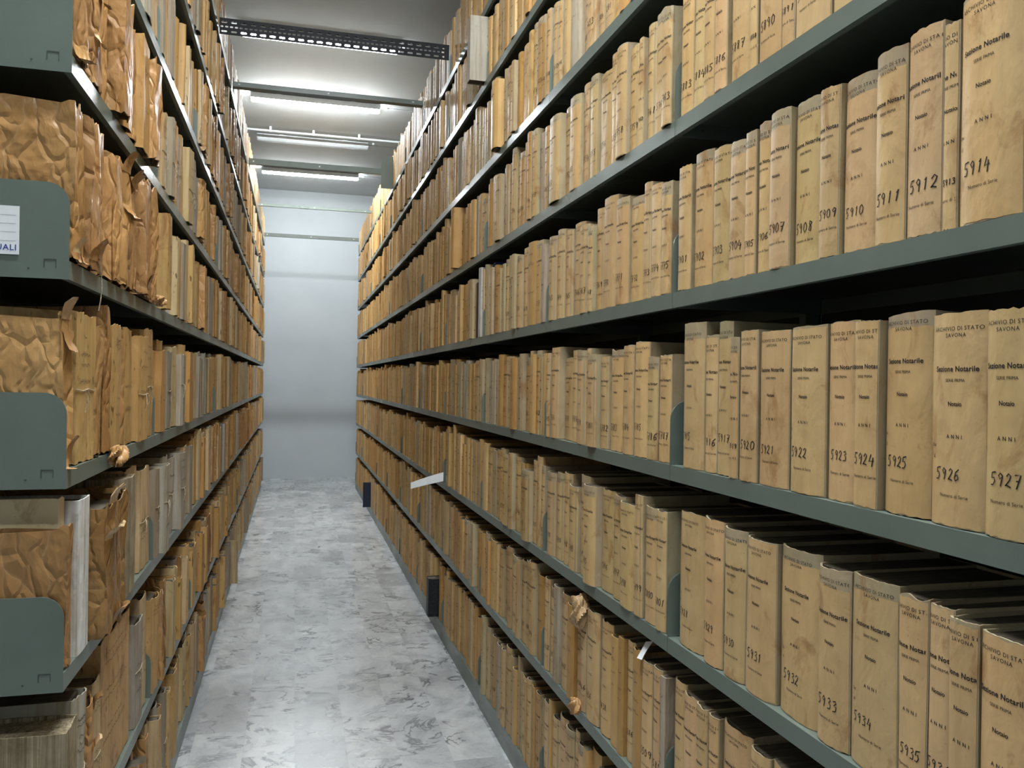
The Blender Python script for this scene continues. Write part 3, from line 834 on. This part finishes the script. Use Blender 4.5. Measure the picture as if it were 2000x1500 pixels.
# ---------------------------------------------------------------- ceiling fittings
def lamp(y, lit, i):
    x0, x1 = -.46, .83; zc = CEIL
    t = empty('ceiling_light', (.19, y, zc))
    words = {1: 'lit fluorescent fitting nearest the far wall', 2: 'unlit fluorescent fitting between two lit ones', 3: 'lit fluorescent fitting in front of the unlit one',
             4: 'lit fluorescent fitting half hidden by the slotted beam'}
    tag(t, words.get(i, f'fluorescent fitting on the ceiling, {ORD[i]} from the far wall') + (' under the ceiling' if i in words else ''), 'ceiling light', 'fluorescent fittings across the aisle ceiling')
    b = MB(); xa, xb = x0 - .19, x1 - .19
    b.box(xa, xb, -.052, .052, -.050, -.012, M_FITTING)
    b.box(xa, xb, -.056, -.052, -.066, -.030, M_FITTING); b.box(xa, xb, .052, .056, -.066, -.030, M_FITTING)  # side lips added to keep the tube's glow off the ceiling
    b.box(xa + .25, xa + .30, -.03, .03, -.012, 0, M_FITTING); b.box(xb - .30, xb - .25, -.03, .03, -.012, 0, M_FITTING)
    b.obj('housing', t)
    b = MB(); n = 8; V = []; sec = [(.050 * math.cos(a), -.050 - .042 * math.sin(a)) for a in np.linspace(0, math.pi, n)]
    xs = [(xa + .002, .8), (xa + .02, 1), (xb - .02, 1), (xb - .002, .8)]
    for x, sc_ in xs: V += [(x, yy * sc_, -.05 + (zz + .05) * sc_) for yy, zz in sec]
    Fc = [(j * n + k, j * n + k + 1, (j + 1) * n + k + 1, (j + 1) * n + k) for j in range(3) for k in range(n - 1)] + [tuple(range(n)), tuple(range(3 * n, 4 * n))]
    b.add(V, Fc, lit_cover(lit) if lit else M_UNLIT); b.obj('tube_cover', t, 50)
    b = MB()
    for x in (xa + .1, 0, xb - .1):
        b.box(x - .006, x + .006, -.060, -.056, -.072, -.03, M_FITTING); b.box(x - .006, x + .006, .056, .060, -.072, -.03, M_FITTING)
    b.obj('clips', t)
    p = MB(); p.tube([(xb, .0, -.03), (xb + .5, .0, -.03), (xb + 1.2, 0, -.03)], .009, M_FITTING, 8)
    p.box(xb + .05, xb + .075, -.014, .014, -.044, 0, M_FITTING)
    p.obj('cable_conduit', t)
for j, (y, lit) in enumerate(LAMPS): lamp(y, lit, len(LAMPS) - j)
b = MB(); b.tube([(RX0 + .3, 9.83, -.045 + CEIL), (RX1 - .3, 9.83, CEIL - .045)], .013, M_FITTING, 8)
for x in (-.3, .18, .70, 1.2): b.box(x - .012, x + .012, 9.81, 9.85, CEIL - .062, CEIL, M_FITTING)
tag(b.obj('electrical_conduit', None, 50), 'pale plastic conduit clipped to the ceiling beside the unlit fitting', 'conduit')

# ---------------------------------------------------------------- braces across the aisle between the racks
def slotted_beam():
    b = MB(); x0, x1 = -.422, .853; y = 4.766; z0, z1 = 3.404, 3.492; pitch = .05
    def face(rows, to3):
        # rows: (v0, v1, list of slots (u0, u1) for each pitch) ; strips with holes
        n = int((x1 - x0) / pitch); pt = (x1 - x0) / n
        for v0, v1, slots in rows:
            for i in range(n):
                a = x0 + i * pt; us = [a]
                for s0, s1 in slots: us += [a + s0 * pt, a + s1 * pt]
                us.append(a + pt)
                for j in range(0, len(us), 2): b_quad(us[j], us[j + 1], v0, v1, to3)
                for s0, s1 in slots:      # rounded slot ends
                    p, q = a + s0 * pt, a + s1 * pt; r = (v1 - v0) / 2; c = (v0 + v1) / 2
                    for xx, e in ((p, 1), (q, -1)):
                        for sg in (-1, 1):
                            P = [(xx, c + sg * r)] + [(xx + e * r * (1 - math.sin(t_)), c + sg * r * math.cos(t_)) for t_ in np.linspace(0, math.pi / 2, 5)]
                            b.add([to3(u, v) for u, v in P], [tuple(range(len(P)))], M_DARKSTEEL)
    def b_quad(u0, u1, v0, v1, to3):
        b.add([to3(u0, v0), to3(u1, v0), to3(u1, v1), to3(u0, v1)], [(0, 1, 2, 3)], M_DARKSTEEL)
    h = z1 - z0; big = [(.2, .8)]; two = [(.08, .42), (.58, .92)]
    fr = [(0, .13, []), (.13, .24, big), (.24, .43, []), (.43, .53, two), (.53, .70, []), (.70, .83, big), (.83, 1, [])]
    face([(z0 + a * h, z0 + c * h, s) for a, c, s in fr], lambda u, v: (u, y, v))
    dep = .05
    fr2 = [(0, .2, []), (.2, .42, big), (.42, .6, []), (.6, .82, two), (.82, 1, [])]
    face([(a * dep, c * dep, s) for a, c, s in fr2], lambda u, v: (u, y + v, z1))
    b.box(x1 - .03, x1, y - .002, y - .0002, z0, z1, M_DARKSTEEL)
    # solid edges
    b.box(x0, x1, y, y + .002, z0 - .0005, z0 + .0008, M_DARKSTEEL); b.box(x0, x1, y, y + .003, z1, z1 + .0012, M_DARKSTEEL)
    tag(b.obj('slotted_brace'), 'dark slotted angle brace joining the rack tops across the aisle', 'brace', 'braces between the rack tops')
slotted_beam()
def channel(y, z, hgt, dep, label, thin=False):
    b = MB(); x0, x1 = -.422, .853
    b.box(x0, x1, y, y + .002, z, z + hgt, M_STEEL); b.box(x0, x1, y + .002, y + dep, z, z + .002, M_STEEL); b.box(x0, x1, y + .002, y + dep, z + hgt - .002, z + hgt, M_STEEL)
    for x in (-.38, .2, .78): b.box(x - .006, x + .006, y - .003, y, z + hgt * .35, z + hgt * .6, M_FITTING)
    tag(b.obj('steel_brace'), label, 'brace', 'braces between the rack tops')
channel(5.766, 3.462, .032, .06, 'plain green channel brace next behind the slotted dark one')
channel(7.766, 3.455, .050, .04, 'green channel brace crossing just before the second lit fitting')
channel(9.766, 3.488, .028, .03, 'thin green brace high against the white far wall')
channel(11.70, 3.470, .045, .04, 'green brace lowest in view against the white far wall')

# ---------------------------------------------------------------- loose small things
# white label on the end bracket
b = MB(); yb = ZL0 - .0002
b.box(-.60, -.509, yb - .0006, yb, 1.748, 1.840, M_WHITE)
for z in (1.822, 1.806, 1.790, 1.773):
    b.add([(-.60, yb - .0009, z), (-.515, yb - .0009, z), (-.515, yb - .0009, z + .0005), (-.60, yb - .0009, z + .0005)], [(0, 1, 2, 3)], M_SLOT)
tv, tf = text_mesh('UALI', .01, 3, 1.1)
b.add([(-.531 + v[0] * .034, yb - .0011, 1.7555 + v[1] * .034) for v in tv], tf, M_BLUE)
tag(b.obj('shelf_label'), 'white ruled card with blue capitals on the near end bracket', 'label')
# paper slip flagged out from the volume rack
b = MB(); V = []
for i in range(7):
    a = i / 6; x = .852 - .19 * a; y = 4.745 + .01 * math.sin(3 * a)
    V += [(x, y, 1.052 - .052 * a - .006 * a * a), (x, y, 1.000 - .042 * a + .0 * a)]
V = [(x, y, z - .062) for x, y, z in V]
b.add(V, [(2 * i, 2 * i + 2, 2 * i + 3, 2 * i + 1) for i in range(6)], M_WHITE)
o = b.obj('paper_slip'); sm_ = o.modifiers.new('thickness', 'SOLIDIFY'); sm_.thickness = .0006
tag(o, 'white paper slip sticking out into the aisle from the volume rack', 'paper slip')
# grey tag on a volume of the second shelf
s = pick(1, 1, 1.95)
b = MB(); V = []
for i in range(5):
    a = i / 4; V += [(XR - .004 + .02 * a + .01 * a * a, 1.93 - .03, KR[1] + .305 + .045 * a), (XR - .004 + .024 * a, 1.93, KR[1] + .30 + .040 * a)]
b.add(V, [(2 * i, 2 * i + 2, 2 * i + 3, 2 * i + 1) for i in range(4)], M_WHITE)
o = b.obj('page_marker'); sm_ = o.modifiers.new('thickness', 'SOLIDIFY'); sm_.thickness = .0006
tag(o, 'pale grey marker tab standing above the second-shelf volumes', 'page marker')
# blue cardboard behind the volumes
b = MB(); b.box(XR + .03, XR + .25, 3.66, 3.70, KR[4] + .31, KR[4] + .335, M_BLUEBOARD)
tag(b.obj('blue_folder'), 'blue cardboard folder lying on top beside the tall pale grey volume', 'folder')
# string dangling from the bundle shelf
b = MB(); P = [(XL + .004 + .012 * math.sin(2.5 * a), 1.93 + .035 * a + .012 * math.sin(4 * a), KL[4] + .06 - .14 * a) for a in np.linspace(0, 1, 14)]
b.tube(P, .0013, M_STRING, 6)
tag(b.obj('loose_string', None, 60), 'pale string dangling over the fifth bundle shelf edge', 'string')
# loose steel plate leaning on the top shelf
b = MB(); r = .09; Pp = [(0, 0), (.16, 0), (.16, .30)] + [(r - r * math.sin(a), .30 - r + r * math.cos(a)) for a in np.linspace(0, math.pi / 2, 8)]
n = len(Pp); V = [(XR - .10 + d, 7.70 + yy, KR[8] + .001 + z) for yy in (0, .002) for d, z in Pp]
b.add(V, [tuple(range(n)), tuple(range(n, 2 * n))] + [(i, (i + 1) % n, n + (i + 1) % n, n + i) for i in range(n)], M_STEEL)
tag(b.obj('loose_bracket'), 'loose grey-green bracket plate standing out from the top volume shelf', 'bracket')
# crumpled wrapping paper among the volumes of the second shelf
def crumple(name, c, r, seed, M, tn, label):
    R = random.Random(seed); b = MB(); nu, nv = 36, 22; V = []
    ks = [(R.uniform(2, 5), R.uniform(2, 6), R.uniform(0, 6.3), .16) for _ in range(3)] + [(R.uniform(5, 11), R.uniform(4, 9), R.uniform(0, 6.3), .09) for _ in range(3)]
    for j in range(nv + 1):
        th = math.pi * j / nv
        for i in range(nu):
            ph = 2 * math.pi * i / nu; k = .82
            for fa, fb, p0, am in ks:
                q = round(fa) * ph + fb * th + p0; k += am * (abs(((q / math.pi) % 2) - 1) * 2 - 1) * math.sin(th)
            V.append((c[0] + r[0] * k * math.sin(th) * math.cos(ph), c[1] + r[1] * k * math.sin(th) * math.sin(ph), c[2] + r[2] * k * math.cos(th)))
    Fc = [(j * nu + i, j * nu + (i + 1) % nu, (j + 1) * nu + (i + 1) % nu, (j + 1) * nu + i) for j in range(nv) for i in range(nu)]
    b.add(V, Fc, M, tn); tag(b.obj(name, None, 35), label, 'paper')
crumple('crumpled_paper', (XR - .004, 2.36, KR[1] + .300), (.030, .042, .060), 3, M_KRAFT, (.50, .33, .17), 'crumpled brown paper bulging out above the second-shelf volumes')
crumple('crumpled_paper', (XR - .022, 2.34, KR[1] + .022), (.022, .022, .030), 8, M_KRAFT, KRAFT2, 'small wad of brown paper over the second shelf edge')
crumple('crumpled_paper', (XL + .022, 2.72, KL[4] + .012), (.02, .05, .02), 11, M_KRAFT, KRAFT2, 'torn brown paper scraps over the fifth bundle shelf edge')
crumple('crumpled_paper', (XL + .022, 2.12, KL[3] - .005), (.02, .04, .03), 12, M_KRAFT, KRAFT2, 'curled brown paper scrap hanging over the fourth bundle shelf edge')
